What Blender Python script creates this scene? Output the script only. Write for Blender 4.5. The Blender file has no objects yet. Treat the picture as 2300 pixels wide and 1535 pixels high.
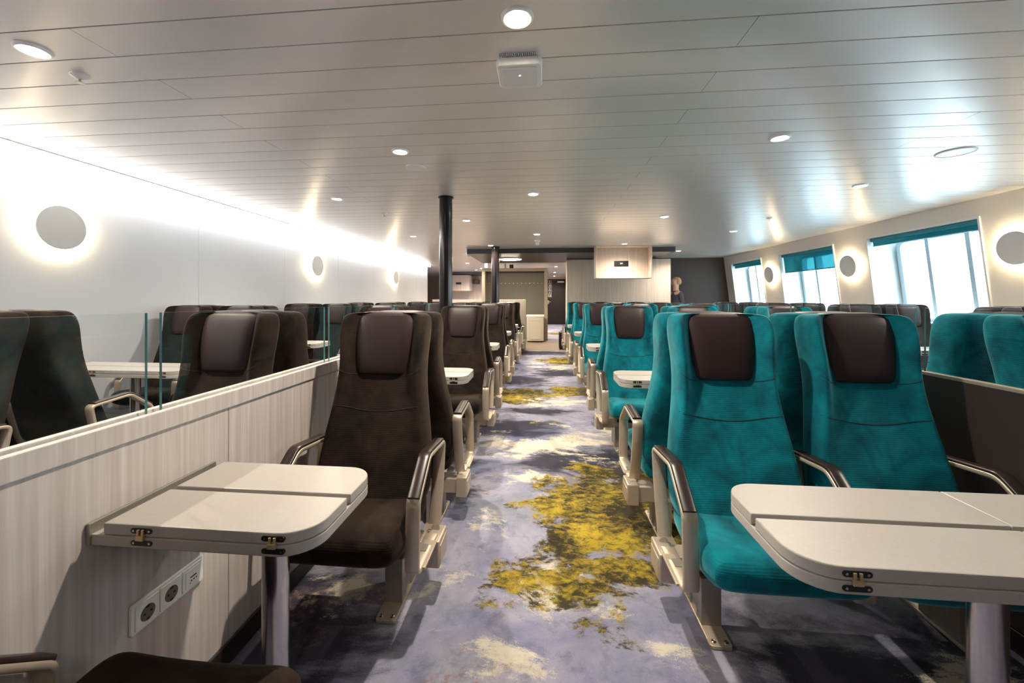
import bpy, bmesh, math, random
from mathutils import Vector, Matrix
random.seed(7)
SC = bpy.context.scene
COL = SC.collection
PI = math.pi

# ------------------------------------------------------------------ helpers
def srgb(h):
    h = h.lstrip('#')
    v = [int(h[i:i+2], 16)/255 for i in (0, 2, 4)]
    return tuple(c/12.92 if c <= .04045 else ((c+.055)/1.055)**2.4 for c in v)

class MB:
    def __init__(s): s.bm = bmesh.new()
    def join(s, bm2, mat=0):
        for f in bm2.faces: f.material_index = mat
        me = bpy.data.meshes.new('t'); bm2.to_mesh(me); bm2.free()
        s.bm.from_mesh(me); bpy.data.meshes.remove(me)
        return s
    def box(s, x0, x1, y0, y1, z0, z1, bev=0.0, seg=2, mat=0, M=None):
        b = bmesh.new()
        bmesh.ops.create_cube(b, size=1)
        for v in b.verts:
            v.co = Vector((x0+(v.co.x+.5)*(x1-x0), y0+(v.co.y+.5)*(y1-y0), z0+(v.co.z+.5)*(z1-z0)))
        if bev > 0: bmesh.ops.bevel(b, geom=b.edges[:], offset=bev, segments=seg, profile=.5, affect='EDGES')
        if M: bmesh.ops.transform(b, matrix=M, verts=b.verts)
        return s.join(b, mat)
    def prism(s, poly, a0, a1, axes='xyz', bev=0.0, seg=2, mat=0, M=None):
        """poly in the first two axes, extruded along the third from a0 to a1"""
        b = bmesh.new(); ix = ['xyz'.index(c) for c in axes]
        def P(p, a):
            v = [0, 0, 0]; v[ix[0]] = p[0]; v[ix[1]] = p[1]; v[ix[2]] = a; return v
        lo = [b.verts.new(P(p, a0)) for p in poly]; hi = [b.verts.new(P(p, a1)) for p in poly]
        n = len(poly)
        f0 = b.faces.new(lo); f1 = b.faces.new(hi)
        for i in range(n): b.faces.new((lo[i], lo[(i+1) % n], hi[(i+1) % n], hi[i]))
        bmesh.ops.recalc_face_normals(b, faces=b.faces)
        if bev > 0:
            ed = [e for e in b.edges if (e in f0.edges or e in f1.edges)]
            bmesh.ops.bevel(b, geom=ed, offset=bev, segments=seg, profile=.5, affect='EDGES')
        if M: bmesh.ops.transform(b, matrix=M, verts=b.verts)
        return s.join(b, mat)
    def lathe(s, prof, n=32, c=(0, 0, 0), axis='z', mat=0, cap=True):
        b = bmesh.new(); rings = []
        for r, h in prof:
            ring = []
            for i in range(n):
                a = 2*PI*i/n; p, q = r*math.cos(a), r*math.sin(a)
                co = {'z': (p, q, h), 'x': (h, p, q), 'y': (q, h, p)}[axis]
                ring.append(b.verts.new(Vector(co)+Vector(c)))
            rings.append(ring)
        for k in range(len(rings)-1):
            for i in range(n):
                b.faces.new((rings[k][i], rings[k][(i+1) % n], rings[k+1][(i+1) % n], rings[k+1][i]))
        if cap:
            b.faces.new(rings[0][::-1]); b.faces.new(rings[-1])
        bmesh.ops.recalc_face_normals(b, faces=b.faces)
        return s.join(b, mat)
    def tube(s, pts, r, n=10, mat=0):
        b = bmesh.new(); rings = []; pts = [Vector(p) for p in pts]
        for k, p in enumerate(pts):
            t = (pts[min(k+1, len(pts)-1)]-pts[max(k-1, 0)]).normalized()
            u = t.cross(Vector((0, 0, 1)))
            if u.length < 1e-3: u = t.cross(Vector((1, 0, 0)))
            u.normalize(); w = t.cross(u)
            rings.append([b.verts.new(p+r*(math.cos(2*PI*i/n)*u+math.sin(2*PI*i/n)*w)) for i in range(n)])
        for k in range(len(rings)-1):
            for i in range(n):
                b.faces.new((rings[k][i], rings[k][(i+1) % n], rings[k+1][(i+1) % n], rings[k+1][i]))
        b.faces.new(rings[0][::-1]); b.faces.new(rings[-1])
        bmesh.ops.recalc_face_normals(b, faces=b.faces)
        return s.join(b, mat)
    def loft(s, rings, cap=True, mat=0):
        b = bmesh.new(); R = [[b.verts.new(p) for p in r] for r in rings]; n = len(R[0])
        for k in range(len(R)-1):
            for i in range(n): b.faces.new((R[k][i], R[k][(i+1) % n], R[k+1][(i+1) % n], R[k+1][i]))
        if cap:
            b.faces.new(R[0][::-1]); b.faces.new(R[-1])
        bmesh.ops.recalc_face_normals(b, faces=b.faces)
        return s.join(b, mat)
    def warp(s, fn):
        for v in s.bm.verts: v.co = Vector(fn(v.co))
        return s
    def mesh(s, name, mats, smooth=True, angle=22):
        me = bpy.data.meshes.new(name)
        s.bm.normal_update(); s.bm.to_mesh(me); s.bm.free()
        for m in (mats if isinstance(mats, (list, tuple)) else [mats]): me.materials.append(m)
        if smooth:
            me.shade_smooth(); me.set_sharp_from_angle(angle=math.radians(angle))
        return me

def obj(name, me, parent=None, loc=(0, 0, 0), rotz=0):
    o = bpy.data.objects.new(name, me); COL.objects.link(o)
    o.location = loc; o.rotation_euler = (0, 0, rotz)
    if parent: o.parent = parent
    return o
def empty(name, loc=(0, 0, 0), rotz=0):
    o = obj(name, None, None, loc, rotz); o.empty_display_size = .1; return o
def tag(o, label, cat, group=None):
    o['label'] = label; o['category'] = cat
    if group: o['group'] = group
    return o
def struct(o, label=None):
    o['kind'] = 'structure'
    if label: o['label'] = label
    return o
def bake(me, mods):
    o = bpy.data.objects.new('bake', me); COL.objects.link(o)
    for typ, kw in mods:
        m = o.modifiers.new('m', typ)
        for k, v in kw.items(): setattr(m, k, v)
    dg = bpy.context.evaluated_depsgraph_get(); dg.update()
    ev = o.evaluated_get(dg)
    out = bpy.data.meshes.new_from_object(ev, depsgraph=dg)
    bpy.data.objects.remove(o)
    out.shade_smooth()
    return out
def remat(me, *mats):
    m2 = me.copy(); m2.materials.clear()
    for m in mats: m2.materials.append(m)
    return m2

# ------------------------------------------------------------------ materials
class NT:
    def __init__(s, name):
        s.m = bpy.data.materials.new(name); s.m.use_nodes = True
        s.n = s.m.node_tree.nodes; s.l = s.m.node_tree.links
        s.b = s.n['Principled BSDF']; s.out = s.n['Material Output']
    def new(s, t, **kw):
        nd = s.n.new(t)
        for k, v in kw.items(): setattr(nd, k, v)
        return nd
    def put(s, sock, v):
        if hasattr(v, 'is_linked') or isinstance(v, bpy.types.NodeSocket): s.l.new(v, sock)
        else:
            if isinstance(v, tuple) and len(v) == 3 and sock.type == 'RGBA': v = (*v, 1)
            sock.default_value = v
    def coord(s, kind='Object', scale=(1, 1, 1), loc=(0, 0, 0)):
        tc = s.new('ShaderNodeTexCoord'); mp = s.new('ShaderNodeMapping')
        s.l.new(tc.outputs[kind], mp.inputs[0]); mp.inputs['Scale'].default_value = scale; mp.inputs['Location'].default_value = loc
        return mp.outputs[0]
    def noise(s, vec, scale, detail=3, rough=.5, dist=0):
        nd = s.new('ShaderNodeTexNoise'); s.l.new(vec, nd.inputs['Vector'])
        nd.inputs['Scale'].default_value = scale; nd.inputs['Detail'].default_value = detail
        nd.inputs['Roughness'].default_value = rough; nd.inputs['Distortion'].default_value = dist
        return nd.outputs['Fac']
    def ramp(s, fac, stops, interp='LINEAR'):
        nd = s.new('ShaderNodeValToRGB'); s.l.new(fac, nd.inputs[0]); r = nd.color_ramp; r.interpolation = interp
        while len(r.elements) < len(stops): r.elements.new(.5)
        for e, (p, c) in zip(r.elements, stops):
            e.position = p; e.color = (c, c, c, 1) if not isinstance(c, tuple) else (*c, 1)
        return nd.outputs[0]
    def mix(s, fac, a, b, mode='MIX'):
        nd = s.new('ShaderNodeMix', data_type='RGBA', blend_type=mode)
        s.put(nd.inputs[0], fac); s.put(nd.inputs[6], a); s.put(nd.inputs[7], b)
        return nd.outputs[2]
    def math(s, op, a, b=0.0):
        nd = s.new('ShaderNodeMath', operation=op); s.put(nd.inputs[0], a); s.put(nd.inputs[1], b); return nd.outputs[0]
    def bump(s, h, strength=.2, dist=.002):
        nd = s.new('ShaderNodeBump'); s.put(nd.inputs['Height'], h); nd.inputs['Strength'].default_value = strength
        nd.inputs['Distance'].default_value = dist; s.l.new(nd.outputs[0], s.b.inputs['Normal'])
    def set(s, **kw):
        for k, v in kw.items(): s.put(s.b.inputs[k.replace('_', ' ')], v)
        return s

def plain(name, col, rough=.5, metal=0.0, var=.06, sc=30, **kw):
    t = NT(name); v = t.coord()
    n = t.noise(v, sc, 3)
    c = t.mix(t.ramp(n, [(.3, 0.0), (.7, 1.0)]), tuple(x*(1-var) for x in col), tuple(min(1, x*(1+var)) for x in col))
    t.set(Base_Color=c, Roughness=rough, Metallic=metal, **kw)
    return t.m
def emit(name, col, strength, base=(.8, .8, .8)):
    t = NT(name); t.set(Base_Color=base, Emission_Color=col, Emission_Strength=strength, Roughness=.4); return t.m

def velvet(name, a, b, sheen, sheen_col, weave=420):
    t = NT(name); v = t.coord()
    n = t.noise(v, 7, 4, .55, .6)
    n2 = t.noise(v, 60, 2)
    c = t.mix(t.ramp(n, [(.3, 0.0), (.72, 1.0)]), a, b)
    c = t.mix(t.math('MULTIPLY', n2, .35), c, tuple(x*.55 for x in a))
    wv = t.new('ShaderNodeTexWave', wave_type='BANDS', bands_direction='Z'); t.l.new(v, wv.inputs[0]); wv.inputs['Scale'].default_value = weave/10; wv.inputs['Distortion'].default_value = .6
    t.set(Base_Color=c, Roughness=.85, Sheen_Weight=sheen, Sheen_Roughness=.35, Sheen_Tint=sheen_col)
    t.b.inputs['Specular IOR Level'].default_value = .15
    t.bump(wv.outputs['Fac'], .25, .0012)
    return t.m
M = {}
M['teal'] = velvet('teal_velvet', (.0, .060, .085), (.001, .245, .30), .40, (.45, .95, .95))
M['brown'] = velvet('brown_velvet', (.0055, .0034, .0028), (.034, .0215, .0145), .11, (.9, .66, .5))
M['slate'] = velvet('slate_velvet', (.035, .032, .036), (.075, .07, .075), .3, (.8, .85, .95))
def leather():
    t = NT('dark_leather'); v = t.coord()
    n = t.noise(v, 9, 3); fine = t.noise(v, 900, 2)
    t.set(Base_Color=t.mix(n, (.018, .009, .010), (.030, .016, .016)), Roughness=.46)
    t.b.inputs['Specular IOR Level'].default_value = .32
    t.bump(fine, .12, .001); return t.m
M['leather'] = leather()
M['seam'] = plain('seam_thread', (.012, .012, .012), .8)
M['alu'] = plain('champagne_aluminium', (.56, .47, .37), .42, .55, .04, 60)
M['alu_dark'] = plain('grey_aluminium', (.36, .33, .30), .4, .6, .04, 60)
M['pad'] = plain('dark_arm_pad', (.022, .013, .010), .32, 0, .1, 40)
M['steel'] = plain('brushed_steel', (.55, .53, .52), .22, 1.0, .05, 90)
M['table'] = plain('greige_laminate', (.40, .37, .34), .38, .0, .03, 120)
M['brass'] = plain('brass', (.62, .46, .26), .35, .7, .05, 90)
M['black'] = plain('black_plastic', (.008, .007, .007), .35)
M['white_plastic'] = plain('white_plastic', (.86, .84, .80), .35, 0, .02)
M['socket_dark'] = plain('socket_recess', (.16, .12, .09), .5)
M['pillar'] = plain('black_gloss_pillar', (.012, .008, .008), .18, .2)
M['dark_panel'] = plain('dark_brown_panel', (.040, .027, .025), .5, 0, .05, 4)
M['dark_slab'] = plain('dark_grey_panel', (.045, .040, .044), .35, 0, .05, 4)
M['wall_white'] = plain('white_wall_panel', (.68, .70, .74), .42, 0, .015, 2)
M['wall_beige'] = plain('beige_wall_panel', (.80, .75, .68), .45, 0, .015, 2)
M['trim_white'] = plain('white_trim', (.82, .82, .80), .4, 0, .02)
M['hull_grey'] = plain('blue_grey_metal', (.52, .66, .75), .35, .3, .05)
M['vinyl'] = plain('beige_vinyl', (.22, .165, .12), .4, 0, .12, 3)
M['door_dark'] = plain('door_dark', (.012, .007, .006), .5)
M['bin'] = plain('off_white_bin', (.50, .46, .41), .4, 0, .03)
M['grey_panel'] = plain('olive_grey_panel', (.175, .160, .130), .55, 0, .03, 3)
M['frame_grey'] = plain('warm_grey_frame', (.40, .34, .26), .5, 0, .04, 6)
M['lamp_face'] = plain('grey_lamp_face', (.82, .79, .75), .5, 0, .01)
M['skirting'] = plain('dark_skirting', (.02, .014, .012), .5)
M['tan'] = plain('tan_ceiling_metal', (.30, .225, .15), .35, .2, .05, 3)
M['blue_stripe'] = plain('tape_bright', (.5, .5, .55), .5)

def wood(name, a, b, axis='y', warm=1.0):
    t = NT(name)
    sc = {'y': (6, 28, .7), 'x': (28, 6, .7)}[axis]
    v = t.coord(scale=sc); n = t.noise(v, 1.6, 5, .6, .3)
    v2 = t.coord(scale=tuple(q*5 for q in sc)); n2 = t.noise(v2, 1.5, 3, .6)
    c = t.mix(t.ramp(n, [(.32, 0.0), (.52, .45), (.72, 1.0)]), a, b)
    c = t.mix(t.math('MULTIPLY', n2, .35), c, tuple(x*.72 for x in a))
    t.set(Base_Color=c, Roughness=.48); t.bump(n2, .08, .001)
    return t.m
M['wood_y'] = wood('pale_ash_lengthwise', (.50, .42, .385), (.74, .685, .655), 'y')
M['wood_x'] = wood('pale_ash_across', (.53, .435, .36), (.73, .64, .56), 'x')

def ceiling_mat():
    t = NT('satin_ceiling_lamella')
    n = t.noise(t.coord(scale=(2, 120, 1)), 4, 2)
    t.set(Base_Color=t.mix(n, (.80, .765, .715), (.84, .80, .75)), Roughness=.28, Metallic=.35, Anisotropic=.85)
    tg = t.new('ShaderNodeTangent', direction_type='UV_MAP', uv_map='plan'); t.l.new(tg.outputs[0], t.b.inputs['Tangent'])
    return t.m
M['ceiling'] = ceiling_mat()
M['gap'] = plain('ceiling_gap', (.045, .032, .022), .7)

def glass_mat(name='clear_screen_glass', tint=(.97, .985, .982), alpha=.93):
    t = NT(name); tr = t.new('ShaderNodeBsdfTransparent'); tr.inputs[0].default_value = (*tint, 1)
    gl = t.new('ShaderNodeBsdfGlossy'); gl.inputs['Roughness'].default_value = .015; gl.inputs[0].default_value = (.95, 1, 1, 1)
    lw = t.new('ShaderNodeLayerWeight'); lw.inputs[0].default_value = .5
    fr = t.math('ADD', t.math('MULTIPLY', t.math('POWER', lw.outputs['Facing'], 5.0), .75), .035)
    mx = t.new('ShaderNodeMixShader'); t.l.new(fr, mx.inputs[0]); t.l.new(tr.outputs[0], mx.inputs[1]); t.l.new(gl.outputs[0], mx.inputs[2])
    t.l.new(mx.outputs[0], t.out.inputs[0]); t.n.remove(t.b); return t.m
M['glass'] = glass_mat()
M['glass_edge'] = plain('glass_edge', (.10, .27, .27), .12, 0, .2, 12)
M['win_glass'] = glass_mat('window_glass', (.96, .98, .98))

def blind_mat():
    t = NT('teal_blind_fabric'); v = t.coord(); n = t.noise(v, 300, 1)
    tr = t.new('ShaderNodeBsdfTransparent'); tr.inputs[0].default_value = (.25, .62, .68, 1)
    tl = t.new('ShaderNodeBsdfDiffuse'); t.put(tl.inputs[0], t.mix(n, (.02, .26, .31), (.04, .33, .38)))
    mx = t.new('ShaderNodeMixShader'); mx.inputs[0].default_value = .62
    t.l.new(tr.outputs[0], mx.inputs[1]); t.l.new(tl.outputs[0], mx.inputs[2]); t.l.new(mx.outputs[0], t.out.inputs[0]); t.n.remove(t.b); return t.m
M['blind'] = blind_mat()
M['blind_solid'] = plain('teal_blind_cassette', (.015, .22, .27), .45)
WARM = (1.0, .88, .72)
M['lamp_lens'] = emit('downlight_lens', (1.0, .90, .72), 70)
M['halo'] = emit('halo_ring', (1.0, .80, .50), 90)
M['cove'] = emit('cove_strip', (1.0, .96, .91), 30)
M['disc_light'] = emit('ceiling_disc_light', (1.0, .86, .62), 110)
M['led_green'] = emit('green_led', (.5, 1.0, .7), 8)
M['red_digits'] = emit('orange_digits', (1.0, .22, .05), 5)
M['blue_sign'] = emit('pale_blue_sign', (.55, .78, 1.0), 1.6)
M['skin'] = plain('skin', (.55, .32, .22), .55)
M['hair'] = plain('fair_hair', (.42, .25, .13), .7, 0, .3, 120)
M['sweater'] = plain('dark_sweater', (.05, .045, .055), .9)
M['jeans'] = plain('dark_trousers', (.02, .022, .035), .9)
M['orange'] = plain('orange_sticker', (.7, .15, .03), .5)

def carpet():
    t = NT('cloud_pattern_carpet'); v = t.coord()
    sepo = t.new('ShaderNodeSeparateXYZ'); t.l.new(v, sepo.inputs[0])
    X, Y = sepo.outputs[0], sepo.outputs[1]
    def ell(cx, cy, rx, ry):
        a = t.math('DIVIDE', t.math('SUBTRACT', X, cx), rx); b = t.math('DIVIDE', t.math('SUBTRACT', Y, cy), ry)
        d = t.math('SQRT', t.math('ADD', t.math('MULTIPLY', a, a), t.math('MULTIPLY', b, b)))
        return t.math('MAXIMUM', t.math('SUBTRACT', 1.0, d), -.6)
    def union(lst):
        r = None
        for e in lst:
            f = ell(*e); r = f if r is None else t.math('MAXIMUM', r, f)
        return r
    grain = t.noise(v, 210, 2, .7)
    g0 = t.math('MULTIPLY', t.math('SUBTRACT', grain, .5), .16)
    base_n = t.math('ADD', t.noise(v, 1.5, 8, .62, .3), g0)
    col = t.mix(t.ramp(base_n, [(.33, 0.0), (.67, 1.0)]), (.165, .180, .33), (.50, .475, .545))
    mot = t.noise(t.coord(loc=(5, 5, 0)), 9, 8, .75, .3)
    col = t.mix(t.ramp(mot, [(.36, .5), (.50, 0.0)]), col, (.10, .11, .19))
    gr = t.math('ADD', t.noise(t.coord(loc=(4, 1, 0)), 1.9, 8, .68, .5), g0)
    col = t.mix(t.math('MULTIPLY', t.ramp(gr, [(.50, 0.0), (.66, 1.0)]), .5), col, (.19, .24, .26))
    # dark navy drifts
    dn = t.math('ADD', t.noise(t.coord(scale=(1, 1.9, 1), loc=(3.1, 7.7, 0)), 1.5, 9, .66, .4), g0)
    darkf = union([(.35, 3.2, .8, .45), (-.75, 2.75, .5, .5), (-.35, 6.4, .6, .6), (.3, 7.0, .6, .6), (-.95, 1.3, .55, .7), (1.25, 1.3, .85, .62), (-.1, 9.6, 1.0, .5), (-.3, 4.0, .6, .3), (-.1, 4.6, .6, .2)])
    dk = t.ramp(t.math('ADD', t.math('MULTIPLY', darkf, .36), dn), [(.54, 0.0), (.68, 1.0)])
    col = t.mix(t.math('MULTIPLY', dk, .93), col, (.017, .016, .034))
    # cream clouds with torn edges
    cn = t.math('ADD', t.noise(t.coord(scale=(1, 1.6, 1), loc=(1.3, .4, 0)), 2.0, 10, .70, .35), t.math('MULTIPLY', g0, .9))
    creamf = union([(.08, 1.80, .36, .20), (-.38, 2.2, .22, .25), (.0, 3.5, .9, .42), (.55, 4.1, .5, .4), (-.12, 1.42, .22, .12), (.42, 1.50, .18, .10), (.1, 5.0, .7, .35), (-.5, 1.75, .25, .3), (.1, 7.6, .6, .5), (-.75, 1.72, .4, .16), (1.45, 1.3, .25, .4), (-.2, 2.9, .5, .25)])
    cf = t.math('ADD', t.math('MULTIPLY', creamf, .19), cn)
    tear = t.noise(v, 30, 6, .8)
    cf = t.math('ADD', cf, t.math('MULTIPLY', t.math('SUBTRACT', tear, .5), .20))
    cr = t.ramp(cf, [(.585, 0.0), (.655, 1.0)])
    col = t.mix(t.math('MULTIPLY', cr, .95), col, (.70, .64, .52))
    # rusty flecks
    rn = t.noise(t.coord(loc=(9, 2, 0)), 2.7, 4, .6); rf = t.noise(v, 40, 6, .75)
    rustf = union([(-.22, 1.40, .28, .16), (.3, 3.7, .35, .2), (.55, 4.5, .4, .3), (-.9, 1.55, .4, .2)])
    rr = t.math('MULTIPLY', t.ramp(t.math('ADD', rn, t.math('MULTIPLY', rustf, .2)), [(.56, 0.0), (.68, 1.0)]), t.ramp(rf, [(.48, 0.0), (.60, 1.0)]))
    col = t.mix(t.math('MULTIPLY', rr, .6), col, (.27, .11, .085))
    # yellow moss islands
    yf = union([(.52, 2.48, .70, .70), (.45, 1.95, .42, .14), (-.32, 5.35, .55, .45), (.45, 5.65, .45, .38), (.42, 8.4, .55, .6), (.5, 15.0, .7, .6), (-.9, 8.0, .5, .6)])
    yf = t.math('MAXIMUM', yf, t.math('MULTIPLY', ell(.10, 1.80, .40, .22), .34))
    yn = t.math('ADD', t.noise(t.coord(scale=(1, 1.25, 1)), 3.0, 10, .72, .35), t.math('MULTIPLY', g0, .7))
    yy = t.math('ADD', t.math('MULTIPLY', yf, .50), t.math('MULTIPLY', t.math('SUBTRACT', yn, .5), 1.35))
    ym = t.ramp(yy, [(.05, 0.0), (.12, 1.0)])
    yin = t.noise(t.coord(scale=(1, 1.5, 1)), 17, 10, .78, .5)
    yb = t.noise(v, 2.6, 4, .6)
    yc = t.mix(t.ramp(t.math('ADD', yin, t.math('MULTIPLY', t.math('SUBTRACT', yb, .5), .75)), [(.43, 0.0), (.53, .5), (.62, 1.0)]), (.034, .026, .005), (.48, .345, .020))
    fleck = t.ramp(t.noise(t.coord(loc=(2, 8, 0)), 75, 3, .6), [(.70, 0.0), (.76, 1.0)])
    yc = t.mix(t.math('MULTIPLY', fleck, .6), yc, (.60, .50, .24))
    col = t.mix(t.math('MULTIPLY', ym, .97), col, yc)
    pile = t.noise(v, 650, 2, .6)
    col = t.mix(t.ramp(pile, [(.35, .42), (.65, 0.0)]), col, t.mix(.6, col, (.0, .0, .0)))
    t.set(Base_Color=col, Roughness=.93, Sheen_Weight=.10, Sheen_Roughness=.5)
    t.b.inputs['Specular IOR Level'].default_value = .10
    t.bump(pile, .6, .003); return t.m
M['carpet'] = carpet()

# ------------------------------------------------------------------ dimensions
CEIL = 2.37
XL, YMIN, YMAX = -3.85, -3.2, 20.6
def XR(z): return 4.80+.125*(CEIL-z)
PITCH, TC0, BACK = 1.88, 1.06, .92
def TC(k): return TC0+PITCH*(k-1)

# ------------------------------------------------------------------ room shell
fl = MB()
fl.box(XL-.1, 5.35, YMIN, 10.05, -.06, 0, mat=0)
fl.box(XL-.1, 5.35, 10.05, 12.75, -.06, 0, mat=1)
fl.box(XL-.1, 5.35, 12.75, 13.5, -.06, 0, mat=0).box(-6.1, 5.35, 13.5, YMAX+.2, -.06, 0, mat=0)
struct(obj('floor', fl.mesh('floor', [M['carpet'], M['vinyl']], smooth=False)), 'carpet of blue grey clouds with yellow islands')

cl = MB()
y = -3.09+.0
k = 0
PROF = [(.000, .006), (.0006, .0003), (.0016, 0.0), (.05, -.0002), (.10, -.0003), (.147, -.0002), (.1934, 0.0), (.1944, .0003), (.195, .006)]
def plank(x0, x1, y0):
    b = bmesh.new()
    r0 = [b.verts.new((x0, y0+dy, CEIL+dz)) for dy, dz in PROF]; r1 = [b.verts.new((x1, y0+dy, CEIL+dz)) for dy, dz in PROF]
    for i in range(len(PROF)-1): b.faces.new((r0[i], r0[i+1], r1[i+1], r1[i]))
    for f in b.faces: f.normal_update()
    cl.join(b, 0)
while y < YMAX:
    xa = XL-.02 if y < 13.4 else -6.0
    if k % 2 == 0:
        plank(xa, .85, y); plank(.852, 4.86, y)
    else:
        plank(xa, -1.95, y); plank(-1.948, 2.6, y); plank(2.602, 4.86, y)
    y += .2; k += 1
cl.box(-6.1, 5.3, YMIN, YMAX+.2, CEIL+.006, CEIL+.06, mat=1)
cme = cl.mesh('ceiling', [M['ceiling'], M['gap']], angle=12)
uvl = cme.uv_layers.new(name='plan')
for lp in cme.loops:
    p_ = cme.vertices[lp.vertex_index].co; uvl.data[lp.index].uv = (p_.x, p_.y)
struct(obj('ceiling', cme), 'satin metal ceiling of long narrow planks')

# left wall with fine panel joints
wl = MB()
ys = [YMIN, -2.35, -.75, .85, 2.0, 4.25, 5.8, 7.4, 9.0, 10.6, 12.2, 13.45]
for a, b_ in zip(ys, ys[1:]): wl.box(XL-.06, XL, a+.0015, b_-.0015, 0, CEIL, mat=0)
wl.box(XL-.1, XL-.055, YMIN, 13.45, 0, CEIL, mat=1)
struct(obj('wall_left', wl.mesh('wall_left', [M['wall_white'], M['gap']], smooth=False)), 'white panelled wall washed by a bright light strip')
struct(obj('baseboard_left', MB().box(XL, XL+.012, YMIN, 13.45, 0, .09).mesh('bb', M['skirting'])))
wb = MB().box(-6.1, -6.0, 13.4, YMAX, 0, CEIL).box(-6.0, XL-.1, 13.4, 13.45, 0, CEIL)
struct(obj('wall_left_far', wb.mesh('wlf', M['dark_panel'])))
struct(obj('wall_rear', MB().box(XL-.1, 5.3, YMIN-.1, YMIN, 0, CEIL).mesh('wr', M['dark_panel'])))

# leaning window wall
def lean(co, d0=0.0):
    return (XR(co.z)+co.x, co.y, co.z)
WIN = [(.47, 2.08), (2.77, 4.36), (5.03, 6.64), (7.33, 8.92), (9.60, 11.05)]
WZ0, WZ1 = .92, 2.175
wr = MB(); prev = YMIN
for a, b_ in WIN+[(13.2, 13.2)]:
    wr.box(0, .05, prev, a, 0, CEIL)
    if b_ > a:
        wr.box(0, .05, a, b_, 0, WZ0); wr.box(0, .05, a, b_, WZ1, CEIL)
    prev = b_
wr.warp(lean)
struct(obj('wall_right', wr.mesh('wall_right', M['wall_beige'], smooth=False)), 'beige leaning hull wall with square windows')
hull = MB(); prev = YMIN
DEP = .40
for a, b_ in WIN+[(13.2, 13.2)]:
    hull.box(DEP+.0, DEP+.05, prev, a+.05, 0, CEIL+.1)
    if b_ > a:
        hull.box(DEP, DEP+.05, a+.05, b_-.05, 0, WZ0-.05); hull.box(DEP, DEP+.05, a+.05, b_-.05, WZ1-.03, CEIL+.1)
    prev = b_-.05
hull.warp(lean)
struct(obj('wall_right_outer', hull.mesh('hull', M['trim_white'], smooth=False)))
struct(obj('baseboard_right', MB().box(-.012, 0, YMIN, 11, 0, .09).warp(lean).mesh('bbr', M['skirting'])))

def rrect(y0, y1, z0, z1, r, n=6):
    pts = []
    for cy, cz, a0 in ((y1-r, z1-r, 0), (y0+r, z1-r, 90), (y0+r, z0+r, 180), (y1-r, z0+r, 270)):
        for i in range(n+1):
            a = math.radians(a0+90*i/n); pts.append((cy+r*math.cos(a), cz+r*math.sin(a)))
    return pts
def ring_frame(mb, y0, y1, z0, z1, r, wid, x0, x1, mat=0):
    o_ = rrect(y0, y1, z0, z1, r); i_ = rrect(y0+wid, y1-wid, z0+wid, z1-wid, max(r-wid, .005))
    n = len(o_)
    rings = [[(x0, *p) for p in i_], [(x0, *p) for p in o_], [(x1, *p) for p in o_], [(x1, *p) for p in i_], [(x0, *p) for p in i_]]
    b = bmesh.new(); R = [[b.verts.new(p) for p in rr] for rr in rings[:4]]
    for q in range(4):
        for i in range(n): b.faces.new((R[q][i], R[q][(i+1) % n], R[(q+1) % 4][(i+1) % n], R[(q+1) % 4][i]))
    bmesh.ops.recalc_face_normals(b, faces=b.faces); mb.join(b, mat)
ORD = ['first', 'second', 'third', 'fourth', 'fifth', 'sixth', 'seventh', 'eighth', 'ninth', 'tenth', 'eleventh', 'twelfth']
for i, (a, b_) in enumerate(WIN):
    w = empty('window_%d' % (i+1), (0, a, WZ0)); struct(w)
    inv = Matrix.Translation((0, -a, -WZ0))
    def part(nm, mb, mat, sm=True):
        mb.warp(lean); bmesh.ops.transform(mb.bm, matrix=inv, verts=mb.bm.verts)
        o = obj(nm, mb.mesh(nm, mat, smooth=sm), w); o['kind'] = 'structure'; return o
    mb = MB()   # lining of the deep reveal and its raised rim
    t_ = .022
    mb.box(-.018, DEP, a, a+t_, WZ0, WZ1); mb.box(-.018, DEP, b_-t_, b_, WZ0, WZ1)
    mb.box(-.018, DEP, a+t_, b_-t_, WZ1-t_, WZ1); mb.box(-.018, DEP+.0, a+t_, b_-t_, WZ0, WZ0+t_)
    part('window_lining', mb, M['trim_white'], False)
    mb = MB(); ring_frame(mb, a+.05, b_-.05, WZ0+.0, WZ1-.04, .16, .065, DEP-.05, DEP+.05)
    part('window_frame', mb, M['hull_grey'])
    for q in (1, 2):
        yc = a+(b_-a)*q/3
        mb = MB().box(DEP-.04, DEP+.05, yc-.045, yc+.045, WZ0+.04, WZ1-.07, .004).box(DEP-.085, DEP-.038, yc-.06, yc-.01, WZ0+.04, WZ1-.07, .003)
        part('mullion', mb, M['hull_grey'])
    mb = MB().box(DEP+.02, DEP+.028, a+.08, b_-.08, WZ0+.03, WZ1-.07)
    part('window_glass', mb, M['win_glass'], False)

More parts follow.
